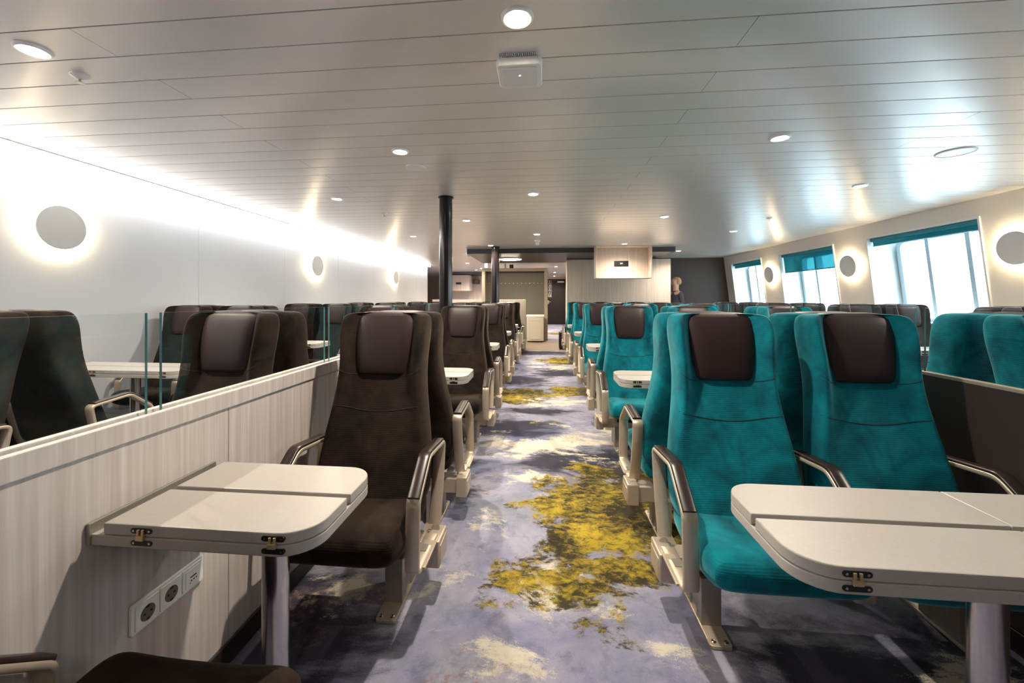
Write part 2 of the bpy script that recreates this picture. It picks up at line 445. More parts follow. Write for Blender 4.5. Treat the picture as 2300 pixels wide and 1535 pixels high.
# roller blinds
for i, (a, b_) in enumerate(WIN):
    if i < 2: continue
    drop = .30 if i == 3 else .05
    w = empty('roller_blind', (0, a, WZ1))
    inv = Matrix.Translation((0, -a, -WZ1))
    def part(nm, mb, mat, par):
        mb.warp(lean); bmesh.ops.transform(mb.bm, matrix=inv, verts=mb.bm.verts)
        return obj(nm, mb.mesh(nm, mat), par)
    y0, y1 = a+.03, b_-.03
    part('cassette', MB().box(.02, .075, y0, y1, WZ1-.075, WZ1-.024, .012), M['blind_solid'], w)
    part('fabric', MB().box(.055, .058, y0+.01, y1-.01, WZ1-.075-drop, WZ1-.07), M['blind'], w)
    part('bottom_bar', MB().box(.048, .064, y0+.01, y1-.01, WZ1-.09-drop, WZ1-.072-drop, .004), M['blind_solid'], w)
    lab = ['rolled up teal blind atop the largest looking window', 'half lowered see-through teal blind atop the middle window', 'rolled up teal blind atop the smallest looking window by the dark wall'][i-2]
    tag(w, lab, 'blind', 'teal roller blinds')

# ------------------------------------------------------------------ partitions and glass
PXL, PXR, PTOP = -1.075, 1.67, .934
PY0, PY1 = -1.2, 10.2
def partition(name, xf, side, mat, cap_mat, label, lip=.055, th=.06):
    """xf = face towards the main aisle, side=-1: body extends to -x"""
    p = empty(name, (xf, PY0, 0)); struct(p, label)
    x0, x1 = sorted((0, side*th)); L = PY1-PY0
    mb = MB()
    step = 1.88/2; yb = [0]
    yy = (1.31-PY0) % step
    while yy < L: yb.append(yy); yy += step
    yb.append(L)
    for a, b_ in zip(yb, yb[1:]):
        if b_-a > .02: mb.box(x0, x1, a+.0012, b_-.0012, .08, PTOP-lip+.005, .0015, 1)
    mb.box(x0+.004, x1-.004, 0, L, 0, PTOP-lip)
    q = obj('panel', mb.mesh('panel', mat), p)
    ov, lw_ = (.008, .014) if th > .04 else (.001, .006)
    c0, c1 = sorted((-side*ov, side*lw_))
    mb = MB().box(c0, c1, 0, L, PTOP-lip, PTOP, .003)
    d0, d1 = sorted((side*(th-lw_), side*(th+ov))); mb.box(d0, d1, 0, L, PTOP-.055, PTOP, .003)
    e0, e1 = sorted((side*lw_*.8, side*(th-lw_*.8))); mb.box(e0, e1, 0, L, PTOP-.055, PTOP-.018)
    obj('cap_rail', mb.mesh('cap_rail', cap_mat), p)
    k0, k1 = sorted((-side*.006, 0))
    obj('skirting', MB().box(k0, k1, 0, L, 0, .075).mesh('sk', M['skirting']), p)
    return p
partition('wall_partition_left', PXL, -1, M['wood_y'], M['wood_y'], 'low pale wood partition with a glass screen on top')
partition('wall_partition_right', PXR, 1, M['dark_panel'], M['alu'], 'low dark partition with a metal rail and glass on top', .016, .024)
def pane(xc, y0, y1, label, group):
    o = empty('glass_screen', (xc, (y0+y1)/2, PTOP-.016)); h = 1.212-PTOP+.016; l = (y1-y0)/2
    mb = MB(); b = bmesh.new(); bmesh.ops.create_cube(b, size=1)
    for v in b.verts: v.co = Vector((v.co.x*.008, v.co.y*2*l, (v.co.z+.5)*h))
    me = bpy.data.meshes.new('glass_pane'); 
    for f in b.faces: f.material_index = 0 if abs(f.normal.x) > .5 else 1
    b.to_mesh(me); b.free(); me.materials.append(M['glass']); me.materials.append(M['glass_edge'])
    obj('glass_pane', me, o)
    tag(o, label, 'glass screen', group)
PBREAK = [TC0+.006+PITCH/2*(i-1) for i in range(12)]
for i in range(10):
    a, b_ = PBREAK[i]+.022, PBREAK[i+1]-.022
    pane(PXL-.03, a, b_, 'clear glass pane on the pale wood partition, %s pane from the camera' % ORD[i], 'glass panes on the wood partition')
    if i > 0: pane(PXR+.012, a, b_, 'clear glass pane on the dark partition, %s pane from the camera' % ORD[i-1], 'glass panes on the dark partition')

# pillars
for (px, py, r, lab) in ((-1.055, 4.40, .071, 'black round pillar nearest the camera, behind the brown seats'), (-1.005, 8.66, .085, 'black round pillar at the dark ceiling slab, farther back')):
    o = obj('pillar', MB().lathe([(r, 0), (r, CEIL-.015), (r+.012, CEIL-.012), (r+.012, CEIL)], 40).mesh('pillar', M['pillar']), None, (px, py, 0))
    struct(o, lab)

# ------------------------------------------------------------------ seats
def make_back():
    LV = [  # z, halfwidth, yback, yfront, wing
        (.385, .205, -.19, -.34, 0), (.39, .238, -.175, -.36, 0), (.46, .247, -.165, -.325, .0), (.55, .246, -.145, -.29, .004), (.65, .238, -.115, -.255, .012),
        (.75, .226, -.085, -.222, .024), (.84, .214, -.06, -.19, .038), (.92, .206, -.038, -.162, .052), (1.0, .207, -.018, -.142, .062),
        (1.07, .215, -.005, -.128, .066), (1.125, .218, .0, -.117, .064), (1.163, .215, -.002, -.108, .056), (1.183, .204, -.012, -.10, .04), (1.188, .170, -.03, -.095, .02)]
    rings = []
    for z, hw, yb, yf, w in LV:
        hw *= 1-.062*min(1, max(0, (z-.6)/.2))
        yw = yf-w; mid = (yb+yw)/2
        half = [(0, yb), (.45*hw, yb), (.78*hw, yb-.002), (.93*hw, yb-.012), (.995*hw, yb-.04), (hw, mid), (.995*hw, yw+.035), (.955*hw, yw+.006), (.88*hw, yw), (.80*hw, yw+.25*w+.002), (.70*hw, yf-.18*w), (.58*hw, yf+.003), (.3*hw, yf+.004), (0, yf+.004)]
        ring = [(x, y_, z) for x, y_ in half]+[(-x, y_, z) for x, y_ in half[-2:0:-1]]
        rings.append(ring)
    me = MB().loft(rings).mesh('backrest', M['brown'])
    return bake(me, [('SUBSURF', dict(levels=2, render_levels=2))])
def yfront(z):
    T = [(.39, -.36), (.46, -.325), (.55, -.29), (.65, -.255), (.75, -.222), (.84, -.19), (.92, -.162), (1.0, -.142), (1.07, -.128), (1.125, -.117), (1.16, -.108), (1.19, -.10)]
    for (z0, a), (z1, b_) in zip(T, T[1:]):
        if z <= z1: return a+(b_-a)*(z-z0)/(z1-z0)
    return T[-1][1]
def make_head():
    # path of the pad's middle line: up the front and over the top
    path = [(yfront(.905)+.006, .903, 0), (yfront(.91)-.014, .912, .4), (yfront(.95)-.024, .95, 1), (yfront(1.02)-.031, 1.02, 1), (yfront(1.09)-.030, 1.09, 1), (yfront(1.14)-.022, 1.14, 1), (-.116, 1.176, 1), (-.092, 1.193, 1), (-.06, 1.195, .9), (-.03, 1.190, .5), (-.016, 1.182, 0)]
    wid = [.129, .130, .138, .147, .154, .156, .155, .152, .148, .143, .138]
    nu = 12; rings = []
    for (y_, z, f), hw in zip(path, wid):
        row = []
        for i in range(nu+1):
            u = -1+2*i/nu; e = 1-abs(u)**6
            back = .030*(1-e)          # edges sink
            yy, zz = y_, z
            if z < 1.165: yy = y_+back*1.15*(1 if f > .2 else .3)
            else: zz = z-back*.55; yy = y_+back*.3
            row.append((hw*u, yy, zz))
        rings.append(row)
    b = bmesh.new(); R = [[b.verts.new(p) for p in r] for r in rings]
    for k in range(len(R)-1):
        for i in range(nu): b.faces.new((R[k][i], R[k][i+1], R[k+1][i+1], R[k+1][i]))
    bmesh.ops.recalc_face_normals(b, faces=b.faces)
    mb = MB(); mb.join(b); me = mb.mesh('headrest', M['leather'])
    return bake(me, [('SOLIDIFY', dict(thickness=.012, offset=-1)), ('SUBSURF', dict(levels=1, render_levels=1))])
def make_cushion():
    rings = []
    prof = [(-.20, .405, .30, .215), (-.21, .425, .29, .228), (-.32, .430, .285, .238), (-.44, .436, .288, .242), (-.54, .447, .30, .242), (-.61, .452, .318, .240), (-.648, .438, .338, .232), (-.662, .405, .36, .222)]
    for y_, zt, zb, hw in prof:
        h = zt-zb
        pts = [(0, zt-.010), (.5*hw, zt-.008), (.80*hw, zt), (.93*hw, zt-.008), (hw, zt-.3*h), (hw, zb+.35*h), (.92*hw, zb+.06*h), (.7*hw, zb), (.35*hw, zb), (0, zb)]
        rings.append([(x, y_, z) for x, z in pts]+[(-x, y_, z) for x, z in pts[-2:0:-1]])
    me = MB().loft(rings).mesh('seat_cushion', M['brown'])
    return bake(me, [('SUBSURF', dict(levels=2, render_levels=2))])
def make_seams(back):
    from mathutils.bvhtree import BVHTree
    T = BVHTree.FromPolygons([v.co[:] for v in back.vertices], [p.vertices[:] for p in back.polygons])
    def on(x, z):
        h = T.ray_cast(Vector((x, -1, z)), Vector((0, 1, 0)))[0]
        return (x, (h.y if h else yfront(z))-.0004, z)
    mb = MB()
    # lumbar seam (a shallow smile) and the two slanting seams from the head pad to the wings
    mb.tube([on(.203*u, .752+.034*u*u) for u in [-1+2*i/28 for i in range(29)]], .0016, 6)
    for s_ in (-1, 1):
        mb.tube([on(s_*(.116+.072*q), .906+.036*q*q) for q in [i/12 for i in range(13)]], .0015, 6)
    return mb.mesh('seam', M['seam'])
def fillet(pts, rad, n=5):
    out = [Vector(pts[0])]
    for i in range(1, len(pts)-1):
        p0, p, p1 = Vector(pts[i-1]), Vector(pts[i]), Vector(pts[i+1])
        r = rad[i] if isinstance(rad, (list, tuple)) else rad
        d0 = (p0-p); d1 = (p1-p); l = min(r, d0.length*.48, d1.length*.48)
        a = p+d0.normalized()*l; c = p+d1.normalized()*l
        for k in range(n+1):
            t = k/n; out.append((1-t)**2*a+2*t*(1-t)*p+t*t*c)
    out.append(Vector(pts[-1])); return out
def ribbon(pts, t, w, bev=.003, x0=None):
    """flat bar: path in the (y,z) plane, thickness t, width w along x"""
    L, R = [], []
    n = len(pts)
    for i, p in enumerate(pts):
        d = (pts[min(i+1, n-1)]-pts[max(i-1, 0)]).normalized(); nr = Vector((-d.y, d.x))
        L.append(p+nr*t/2); R.append(p-nr*t/2)
    rings = []
    for l, r in zip(L, R):
        m = (l+r)/2
        def I(p, k): return p+(m-p).normalized()*k if (m-p).length > 1e-6 else p
        li, ri = I(l, bev), I(r, bev)
        rings.append([(-w/2+bev, l.x, l.y), (w/2-bev, l.x, l.y), (w/2, li.x, li.y), (w/2, ri.x, ri.y), (w/2-bev, r.x, r.y), (-w/2+bev, r.x, r.y), (-w/2, ri.x, ri.y), (-w/2, li.x, li.y)])
    return MB().loft(rings)
ARM_PATH = [(-.255, .285), (-.215, .40), (-.185, .50), (-.165, .612), (-.40, .632), (-.545, .520), (-.560, .268), (-.30, .262)]
ARM_RAD = [0, .03, .03, .028, .028, .022, .034, 0]
def make_arm():
    return ribbon(fillet([Vector(p) for p in ARM_PATH], ARM_RAD, 6), .016, .052).mesh('armrest', M['alu'], angle=50)
def make_pad():
    pts = fillet([Vector((-.185, .624)), Vector((-.403, .643)), Vector((-.545, .533))], .025, 6)
    return ribbon(pts, .014, .046, .004).mesh('arm_pad', M['pad'], angle=50)
def make_bracket():
    mb = MB().box(-.030, .032, -.345, -.215, .150, .262, .007)
    mb.box(.030, .0345, -.335, -.225, .160, .24, .002).box(-.024, .024, -.52, -.35, .262, .272, .002)
    return mb.mesh('beam_end_cap', M['alu'])
def make_label_plate():
    return MB().box(-.012, .012, -.43, -.385, .2735, .2755).mesh('seat_number_plate', M['alu_dark'])
def make_beam():
    return MB().box(-.27, .27, -.325, -.235, .165, .245, .005).box(-.17, .17, -.50, -.22, .262, .292, .004, mat=1).mesh('beam', [M['alu'], M['black']])
def make_leg():
    poly = [(-.036, -.36), (.036, -.36), (.036, -.31), (.029, -.30), (.029, -.25), (.036, -.24), (.036, -.195), (-.036, -.195), (-.036, -.24), (-.029, -.25), (-.029, -.30), (-.036, -.31)]
    return MB().prism(poly, .012, .19, 'xyz').mesh('leg', M['alu_dark'], angle=20)
def make_foot():
    poly = rrect(-.04, .04, -.455, -.10, .012, 3)
    mb = MB().prism(poly, 0.0, .014, 'xyz', .003)
    return mb.mesh('foot_plate', M['alu'])
def make_bolt(dx, dy):
    return MB().lathe([(.009, 0), (.009, .003), (.006, .005), (.003, .0035)], 14, (dx, dy, .0138)).mesh('bolt', M['steel'])
me_back, me_head, me_cush, me_seam = make_back(), make_head(), make_cushion(), None
me_seam = make_seams(me_back)
FAB = {k: dict(back=remat(me_back, M[k]), cush=remat(me_cush, M[k])) for k in ('teal', 'brown', 'slate')}
me_arm, me_pad, me_br, me_num, me_beam, me_leg, me_foot = make_arm(), make_pad(), make_bracket(), make_label_plate(), make_beam(), make_leg(), make_foot()
me_bolts = [make_bolt(-.022, -.435), make_bolt(.022, -.435), make_bolt(0, -.122)]
me_beam_cap = me_br
def seat(fab, x, yback, facing, aisle, arms, label, group, leg_off=.130, detail=True, recline=0):
    """facing -1 looks at the camera; aisle = side (+1/-1, world x) the leg stands on"""
    rot = 0 if facing < 0 else PI; s = 1 if facing < 0 else -1
    r = empty('recliner_seat', (x, yback, 0), rot)
    obj('seat_cushion', FAB[fab]['cush'], r); b = obj('backrest', FAB[fab]['back'], r); b.name = 'backrest'
    obj('seam', me_seam, b)
    h = obj('headrest', me_head, r)
    if recline:
        Mx = Matrix.Translation((0, -.20, .40)) @ Matrix.Rotation(-recline, 4, 'X') @ Matrix.Translation((0, .20, -.40))
        b.matrix_local = Mx; h.matrix_local = Mx
    h['label'] = 'dark leather headrest'
    obj('beam', me_beam, r)
    for a in arms:
        lx = a*s*.272
        ar = obj('armrest', me_arm, r, (lx, 0, -.035 if recline else 0)); obj('arm_pad', me_pad, ar)
        if a == aisle:
            c = obj('beam_end_cap', me_br, r, (lx+.012*a*s, 0, 0))
            if a*s < 0: c.scale = (-1, 1, 1)
            if detail: obj('number_plate', me_num, ar)
    g = obj('leg', me_leg, r, (aisle*s*leg_off, 0, 0)); f = obj('foot_plate', me_foot, g)
    if detail:
        for mb_ in me_bolts: obj('bolt', mb_, g)
    tag(r, label, 'seat', group); return r

COLS = {  # x, fabric, aisle side, arms, description
    'A': (-3.515, 'brown', 1, (-1,), 'brown seat against the white wall'),
    'B': (-2.96, 'brown', 1, (-1, 1), 'brown seat second from the white wall'),
    'C': (-1.52, 'brown', -1, (-1, 1), 'brown seat just behind the wood partition'),
    'D': (-.735, 'brown', 1, (-1, 1), 'brown seat between wood partition and carpet aisle'),
    'E': (.765, 'teal', -1, (-1, 1), 'teal seat beside the carpet aisle'),
    'F': (1.315, 'teal', 1, (1,), 'teal seat against the dark partition'),
    'G': (2.08, 'teal', 1, (-1, 1), 'teal seat just behind the dark partition'),
    'K': (4.03, 'slate', -1, (-1, 1), 'grey seat second from the windows'),
    'L': (4.58, 'slate', 1, (1,), 'grey seat directly under the windows')}
GROUPS = {'A': 'brown seats by the white wall', 'B': 'brown seats by the white wall', 'C': 'brown seats behind the wood partition', 'D': 'brown seats along the aisle', 'E': 'teal seats along the aisle', 'F': 'teal seats by the dark partition', 'G': 'teal seats behind the dark partition', 'K': 'grey seats by the windows', 'L': 'grey seats by the windows'}
SKIP = {('C', 6, 1), ('G', 6, 1), ('F', 6, 1), ('K', 1, -1), ('K', 2, 1), ('L', 1, -1), ('L', 2, 1)}   # nothing of these shows
for c, (x, fab, aisle, arms, desc) in COLS.items():
    for k in range(1, 7):
        for facing in (1, -1):
            key = (c, k, facing)
            if key in SKIP: continue
            if facing == 1 and k == 1 and c != 'D': continue
            if k == 6 and facing == -1 and c not in 'AB': continue
            yb = TC(k)-BACK+(.078 if k == 1 else 0) if facing == 1 else TC(k)+BACK
            dirn = 'facing the camera' if facing < 0 else 'facing away'
            n = k if facing < 0 else (k-1)
            if facing == 1 and k == 1: lab = 'brown seat cut off below the grey table, only cushion and armrest showing'
            else: lab = '%s, %s, %s row from the front' % (desc, dirn, ORD[n-1])
            seat(fab, x-(.03 if lab.startswith('brown seat cut') else 0), yb, facing, aisle, (-1,) if lab.startswith('brown seat cut') else (1,) if (c, k, facing) == ('D', 3, 1) else arms, lab, GROUPS[c], leg_off=.21 if c == 'F' else .13, detail=(k <= 2), recline=math.radians(27) if (k == 1 and facing == 1) else 0)

# ------------------------------------------------------------------ tables
def ttop_poly(x0, x1, y0, y1, r0, r1):
    pts = []
    for cx, cy, a0, r in ((x1, y1, 0, r1), (x0, y1, 90, r0), (x0, y0, 180, r0), (x1, y0, 270, r1)):
        sx = -1 if cx == x1 else 1; sy = -1 if cy == y1 else 1
        ox, oy = cx+sx*r, cy+sy*r
        for i in range(9):
            a = math.radians(a0+90*i/8); pts.append((ox+r*math.cos(a), oy+r*math.sin(a)))
    return pts
TB = {}
def table_parts(W, free):
    """W = width in x, free=+1: free end at +x (wall end at x=0); -1 mirrored"""
    key = (W, free)
    if key in TB: return TB[key]
    h = .185; R = .085; q = {}
    def fx(a, b_): return (a, b_) if free > 0 else (-b_, -a)
    rr = (.004, R) if free > 0 else (R, .004)
    x0, x1 = fx(0, W)
    q['base_leaf'] = MB().prism(ttop_poly(x0, x1, -h, h, *rr), .6670, .6935, 'xyz', .003).mesh('base_leaf', M['table'])
    xi0, xi1 = fx(.035, W)
    cuts = [(xi0, xi1)]
    if W > .9:
        m = (x0+x1)/2; cuts = [(xi0, m-.0012), (m+.0012, xi1)]
    q['leaves'] = []
    for sgn in (-1, 1):
        for (a, b_) in cuts:
            y0, y1 = (-h, -.009) if sgn < 0 else (.009, h)
            free_here = (b_ == xi1) if free > 0 else (a == xi0)
            pts = []
            for cx, cy, a0 in ((b_, y1, 0), (a, y1, 90), (a, y0, 180), (b_, y0, 270)):
                outer = (cy == -h or cy == h); fend = free_here and ((cx == xi1) if free > 0 else (cx == xi0))
                r = R if (outer and fend) else .003
                sx = -1 if cx == b_ else 1; sy = -1 if cy == y1 else 1
                for i in range(9):
                    an = math.radians(a0+90*i/8); pts.append((cx+sx*r+r*math.cos(an), cy+sy*r+r*math.sin(an)))
            q['leaves'].append(MB().prism(pts, .6948, .7220, 'xyz', .003).mesh('folding_leaf', M['table']))
    q['hinges'] = []
    hx = [.135, W-.088] if W < .9 else [.20, W*.5-.10, W-.105]
    for sgn in (-1, 1):
        for u in hx:
            xc = u if free > 0 else -u; ye = sgn*h
            def pill(mb, zc, r, lx, y0, y1, mat):
                pts = []
                for s2, a0 in ((1, -90), (-1, 90)):
                    for i in range(9):
                        an = math.radians(a0+180*i/8); pts.append((xc+s2*lx+r*math.cos(an), zc+r*math.sin(an)))
                mb.prism(pts, *sorted((y0, y1)), 'xzy', mat=mat)
            pl = MB(); pill(pl, .7090, .0062, .0215, ye-sgn*.004, ye+sgn*.0012, 0); pill(pl, .6805, .0062, .0215, ye-sgn*.004, ye+sgn*.0012, 0)
            for zc in (.7090, .6805):
                for dx in (-.020, .020): pl.lathe([(.0028, min(ye, ye+sgn*.0022)), (.0028, max(ye, ye+sgn*.0022))], 10, (xc+dx, 0, zc), 'y', 1)
            cp = MB()
            cp.box(xc-.011, xc+.009, min(ye, ye+sgn*.007), max(ye, ye+sgn*.007), .6880, .7000, .0012)
            cp.box(xc-.009, xc-.003, min(ye, ye+sgn*.005), max(ye, ye+sgn*.005), .6990, .7130, .001).box(xc+.002, xc+.008, min(ye, ye+sgn*.005), max(ye, ye+sgn*.005), .6990, .7130, .001)
            q['hinges'].append((pl.mesh('hinge_plate', [M['black'], M['steel']]), cp.mesh('hinge_clip', M['brass'])))
    pu = .34 if W < .9 else .635
    px = pu if free > 0 else -pu
    q['post'] = MB().lathe([(.034, .012), (.034, .6670)], 28, (px, 0, 0)).mesh('post', M['steel'])
    q['base'] = MB().lathe([(.085, 0), (.085, .008), (.06, .014), (.0315, .016)], 36, (px, 0, 0)).mesh('base_plate', M['steel'])
    q['collar'] = MB().box(px-.07, px+.07, -.07, .07, .6590, .6675, .003).mesh('mounting_plate', M['alu_dark'])
    b0, b1 = fx(-.003, .016)
    q['rail'] = MB().box(*fx(-.006, .003), -h-.004, h+.004, .6690, .7200, .002).mesh('wall_rail', M['alu_dark'])
    TB[key] = q; return q
def table(xw, W, free, yc, label, group):
    r = empty('folding_table', (xw, yc, 0)); q = table_parts(W, free)
    obj('base_leaf', q['base_leaf'], r)
    for m in q['leaves']: obj('folding_leaf', m, r)
    for a, b_ in q['hinges']:
        hg = obj('hinge', a, r); obj('hinge_clip', b_, hg)
    p = obj('post', q['post'], r); obj('base_plate', q['base'], p)
    obj('mounting_plate', q['collar'], r); obj('wall_rail', q['rail'], r)
    tag(r, label, 'table', group)
TABS = [  # wall x, width, free side, label, group, booths
    (PXL+.008, .549, 1, 'small grey folding table fixed to the wood partition', 'small tables along the wood partition', range(1, 6)),
    (PXR-.009, 1.150, -1, 'long grey folding table between teal seats at the aisle', 'long tables of the teal seats', range(1, 6)),
    (XL+.016, 1.16, 1, 'long grey folding table fixed to the white wall', 'long tables by the white wall', range(2, 6)),
    (PXL-.074, .62, -1, 'small grey folding table behind the wood partition', 'small tables behind the wood partition', range(2, 6)),
    (PXR+.050, .60, 1, 'small grey folding table behind the dark partition', 'small tables behind the dark partition', range(2, 6)),
    (4.98, 1.16, -1, 'long grey folding table under the windows', 'long tables by the windows', range(2, 6))]
SKIPT = {(3, 3), (3, 4), (3, 5), (4, 2), (4, 3), (4, 4), (4, 5), (5, 2), (5, 4), (5, 5)}
for ti, (xw, W, free, lab, grp, ks) in enumerate(TABS):
    for k in ks:
        if (ti, k) in SKIPT: continue
        if (ti, k) == (0, 5):
            table(-.90, .381, 1, TC(k)-.005, 'small grey folding table beside the farther black pillar', grp); continue
        table(xw, W, free, TC(k)-.005, lab if ti in (3, 5) else '%s, %s from the camera' % (lab, ORD[k-ks[0]]), grp)

# ------------------------------------------------------------------ power socket strip
sk = empty('power_socket', (PXL, .967, .366)); L = .228; H = .081
def on_wall(mb): return mb   # x = out of the wall, y along, z up
obj('frame', MB().prism(rrect(0, L, 0, H, .007, 4), .0, .009, 'yzx', .003).mesh('frame', M['white_plastic']), sk)
for i in range(2):
    y0 = .009+i*.0705
    ins = obj('socket_insert', MB().prism(rrect(y0, y0+.0665, .008, H-.008, .004, 3), .0088, .0125, 'yzx', .0012).mesh('insert', M['white_plastic']), sk)
    cy, cz = y0+.033, H/2-.002
    obj('socket_well', MB().lathe([(.0205, .0124), (.0205, .0135), (.0190, .0135), (.0175, .0128), (.0, .0128)], 28, (0, cy, cz), 'x', 0).mesh('well', M['socket_dark']), ins)
    obj('contact', MB().lathe([(.003, .0128), (.003, .0140)], 10, (0, cy-.0095, cz), 'x').lathe([(.003, .0128), (.003, .0140)], 10, (0, cy+.0095, cz), 'x').box(.0128, .0145, cy-.004, cy+.004, cz+.014, cz+.019).box(.0128, .0145, cy-.004, cy+.004, cz-.019, cz-.014).mesh('contact', M['black']), ins)
y0 = .009+2*.0705
us = obj('usb_insert', MB().prism(rrect(y0, y0+.0665, .008, H-.008, .004, 3), .0088, .0125, 'yzx', .0012).prism(rrect(y0+.009, y0+.058, .014, H-.016, .003, 3), .0124, .0142, 'yzx', .0008).mesh('usb_insert', M['white_plastic']), sk)
obj('port', MB().box(.0141, .0147, y0+.024, y0+.046, .040, .0435).box(.0141, .0147, y0+.026, y0+.030, .029, .033).box(.0141, .0147, y0+.035, y0+.039, .029, .033).box(.0141, .0147, y0+.044, y0+.047, .029, .033).box(.0141, .0147, y0+.022, y0+.0245, .024, .027).mesh('port', M['black']), us)
tag(sk, 'white triple power socket strip on the wood partition under the small table', 'socket')

# ------------------------------------------------------------------ lamps
def spot(x, y, z, power, size=math.radians(150), col=WARM, r=.035, blend=1.0):
    l = bpy.data.lights.new('downlight_beam', 'SPOT'); l.energy = power; l.spot_size = size; l.spot_blend = blend; l.color = col; l.shadow_soft_size = r
    o = bpy.data.objects.new('downlight_beam', l); COL.objects.link(o); o.location = (x, y, z); return o
me_trim = MB().lathe([(.047, .004), (.049, -.010), (.056, -.012), (.063, -.008), (.065, -.001), (.065, .003)], 36).mesh('trim_ring', M['white_plastic'])
me_lens = MB().lathe([(.0475, -.003), (.0475, -.0065), (.03, -.008)], 28).mesh('lens', M['lamp_lens'])
DL = []
for y in (-1.1, 1.62, 4.34, 7.03, 9.75): DL += [(-2.27, y, 'over the wall-side gangway'), (-.10, y, 'over the carpet aisle'), (3.10, y, 'over the window-side gangway')]
for y in (3.0, 5.70, 8.40): DL += [(-1.07, y, 'over the wood partition'), (1.63, y, 'over the dark partition')]
FAR = [(-2.3, 12.4, 'tiny downlight just before the coat cabinet on its wall side'), (-2.2, 14.6, 'tiny downlight beyond the end of the white wall'),
       (-2.5, 15.3, 'tiny downlight before the distant wood wall, wall side'), (-1.3, 16.0, 'tiny downlight before the distant wood wall, cabinet side'),
       (.45, 14.0, 'tiny downlight in the corridor beside the coat cabinet'), (.5, 17.0, 'tiny downlight midway along the corridor to the dark door'), (.55, 19.6, 'tiny downlight close before the dark door')]
cnt = {}
for x, y, w in DL:
    d = empty('ceiling_downlight', (x, y, CEIL)); obj('trim_ring', me_trim, d); obj('lens', me_lens, d)
    if y > 0:
        cnt[w] = cnt.get(w, 0)+1; lab = 'round glowing downlight %s, %s from the camera' % (w, ORD[cnt[w]-1])
    else: lab = 'round glowing downlight behind the camera %s' % w
    tag(d, lab, 'downlight', 'ceiling downlights')
    spot(x, y, CEIL-.02, 125 if y > 0 else 25)
for i, (x, y, lab) in enumerate(FAR):
    d = empty('ceiling_downlight', (x, y, CEIL)); obj('trim_ring', me_trim, d); obj('lens', me_lens, d)
    tag(d, lab, 'downlight', 'distant ceiling downlights')
    spot(x, y, CEIL-.02, 420 if x < -1 and y > 15 else 170)

# glowing wall discs
def wall_disc(M_, label, group, r=.1725):
    d = empty('wall_lamp'); d.matrix_world = M_
    obj('face_disc', MB().lathe([(r-.004, .040), (r, .043), (r, .049), (r-.003, .052)], 64, (0, 0, 0), 'x').mesh('face', M['lamp_face']), d)
    obj('glow_ring', MB().lathe([(r*.80, .014), (r*.84, .018), (r*.84, .034), (r*.80, .039)], 48, (0, 0, 0), 'x').mesh('glow', M['halo']), d)
    obj('mount', MB().lathe([(r*.78, 0), (r*.78, .013)], 40, (0, 0, 0), 'x').mesh('mount', M['white_plastic']), d)
    tag(d, label, 'wall lamp', group)
for i, y in enumerate((2.90, 6.62, 10.35)):
    lab = 'round grey disc lamp with a glowing halo on the white wall, ' + '%s from the camera' % ORD[i]
    wall_disc(Matrix.Translation((XL, y, 1.822)), lab, 'disc lamps on the white wall')
tilt = math.atan(.125)
for i, y in enumerate((4.70, 7.02, 9.30)):
    lab = 'round grey disc lamp with a glowing halo between windows, ' + '%s from the camera' % ORD[i]
    z = 1.785
    wall_disc(Matrix.Translation((XR(z), y, z)) @ Matrix.Rotation(PI, 4, 'Z') @ Matrix.Rotation(tilt, 4, 'Y'), lab, 'disc lamps between the windows')

# cove light along the white wall
cv = empty('cove_light', (XL, YMIN, CEIL))
obj('light_strip', MB().box(.075, .115, .1, 13.40-YMIN, -.034, -.010, .004).mesh('strip', M['cove']), cv)
obj('channel', MB().box(.060, .130, .1, 13.40-YMIN, -.010, -.001).mesh('channel', M['white_plastic']), cv)
tag(cv, 'long bright white light strip along the top of the white wall', 'light strip')

# ceiling fixtures
ap = empty('access_point', (-.108, 1.965, CEIL))
obj('housing', MB().prism(rrect(-.105, .105, -.105, .105, .025, 6), -.052, -.012, 'xyz', .008, 3).mesh('housing', M['white_plastic']), ap)
obj('cover', MB().prism(rrect(-.083, .083, -.083, .083, .012, 5), -.056, -.051, 'xyz', .003).mesh('cover', M['lamp_face']), ap)
fin = MB().box(-.085, .085, -.085, .085, -.014, 0)
for i in range(20): fin.box(-.092+i*.0089, -.092+i*.0089+.005, -.110, .095, -.012, -.001)
obj('heat_sink', fin.mesh('heat_sink', M['white_plastic']), ap)
obj('status_light', MB().lathe([(.0035, -.0575), (.0035, -.0555)], 12, (0, -.02, 0)).mesh('led', M['led_green']), ap)
tag(ap, 'white square wireless box with a green dot on the ceiling', 'access point')

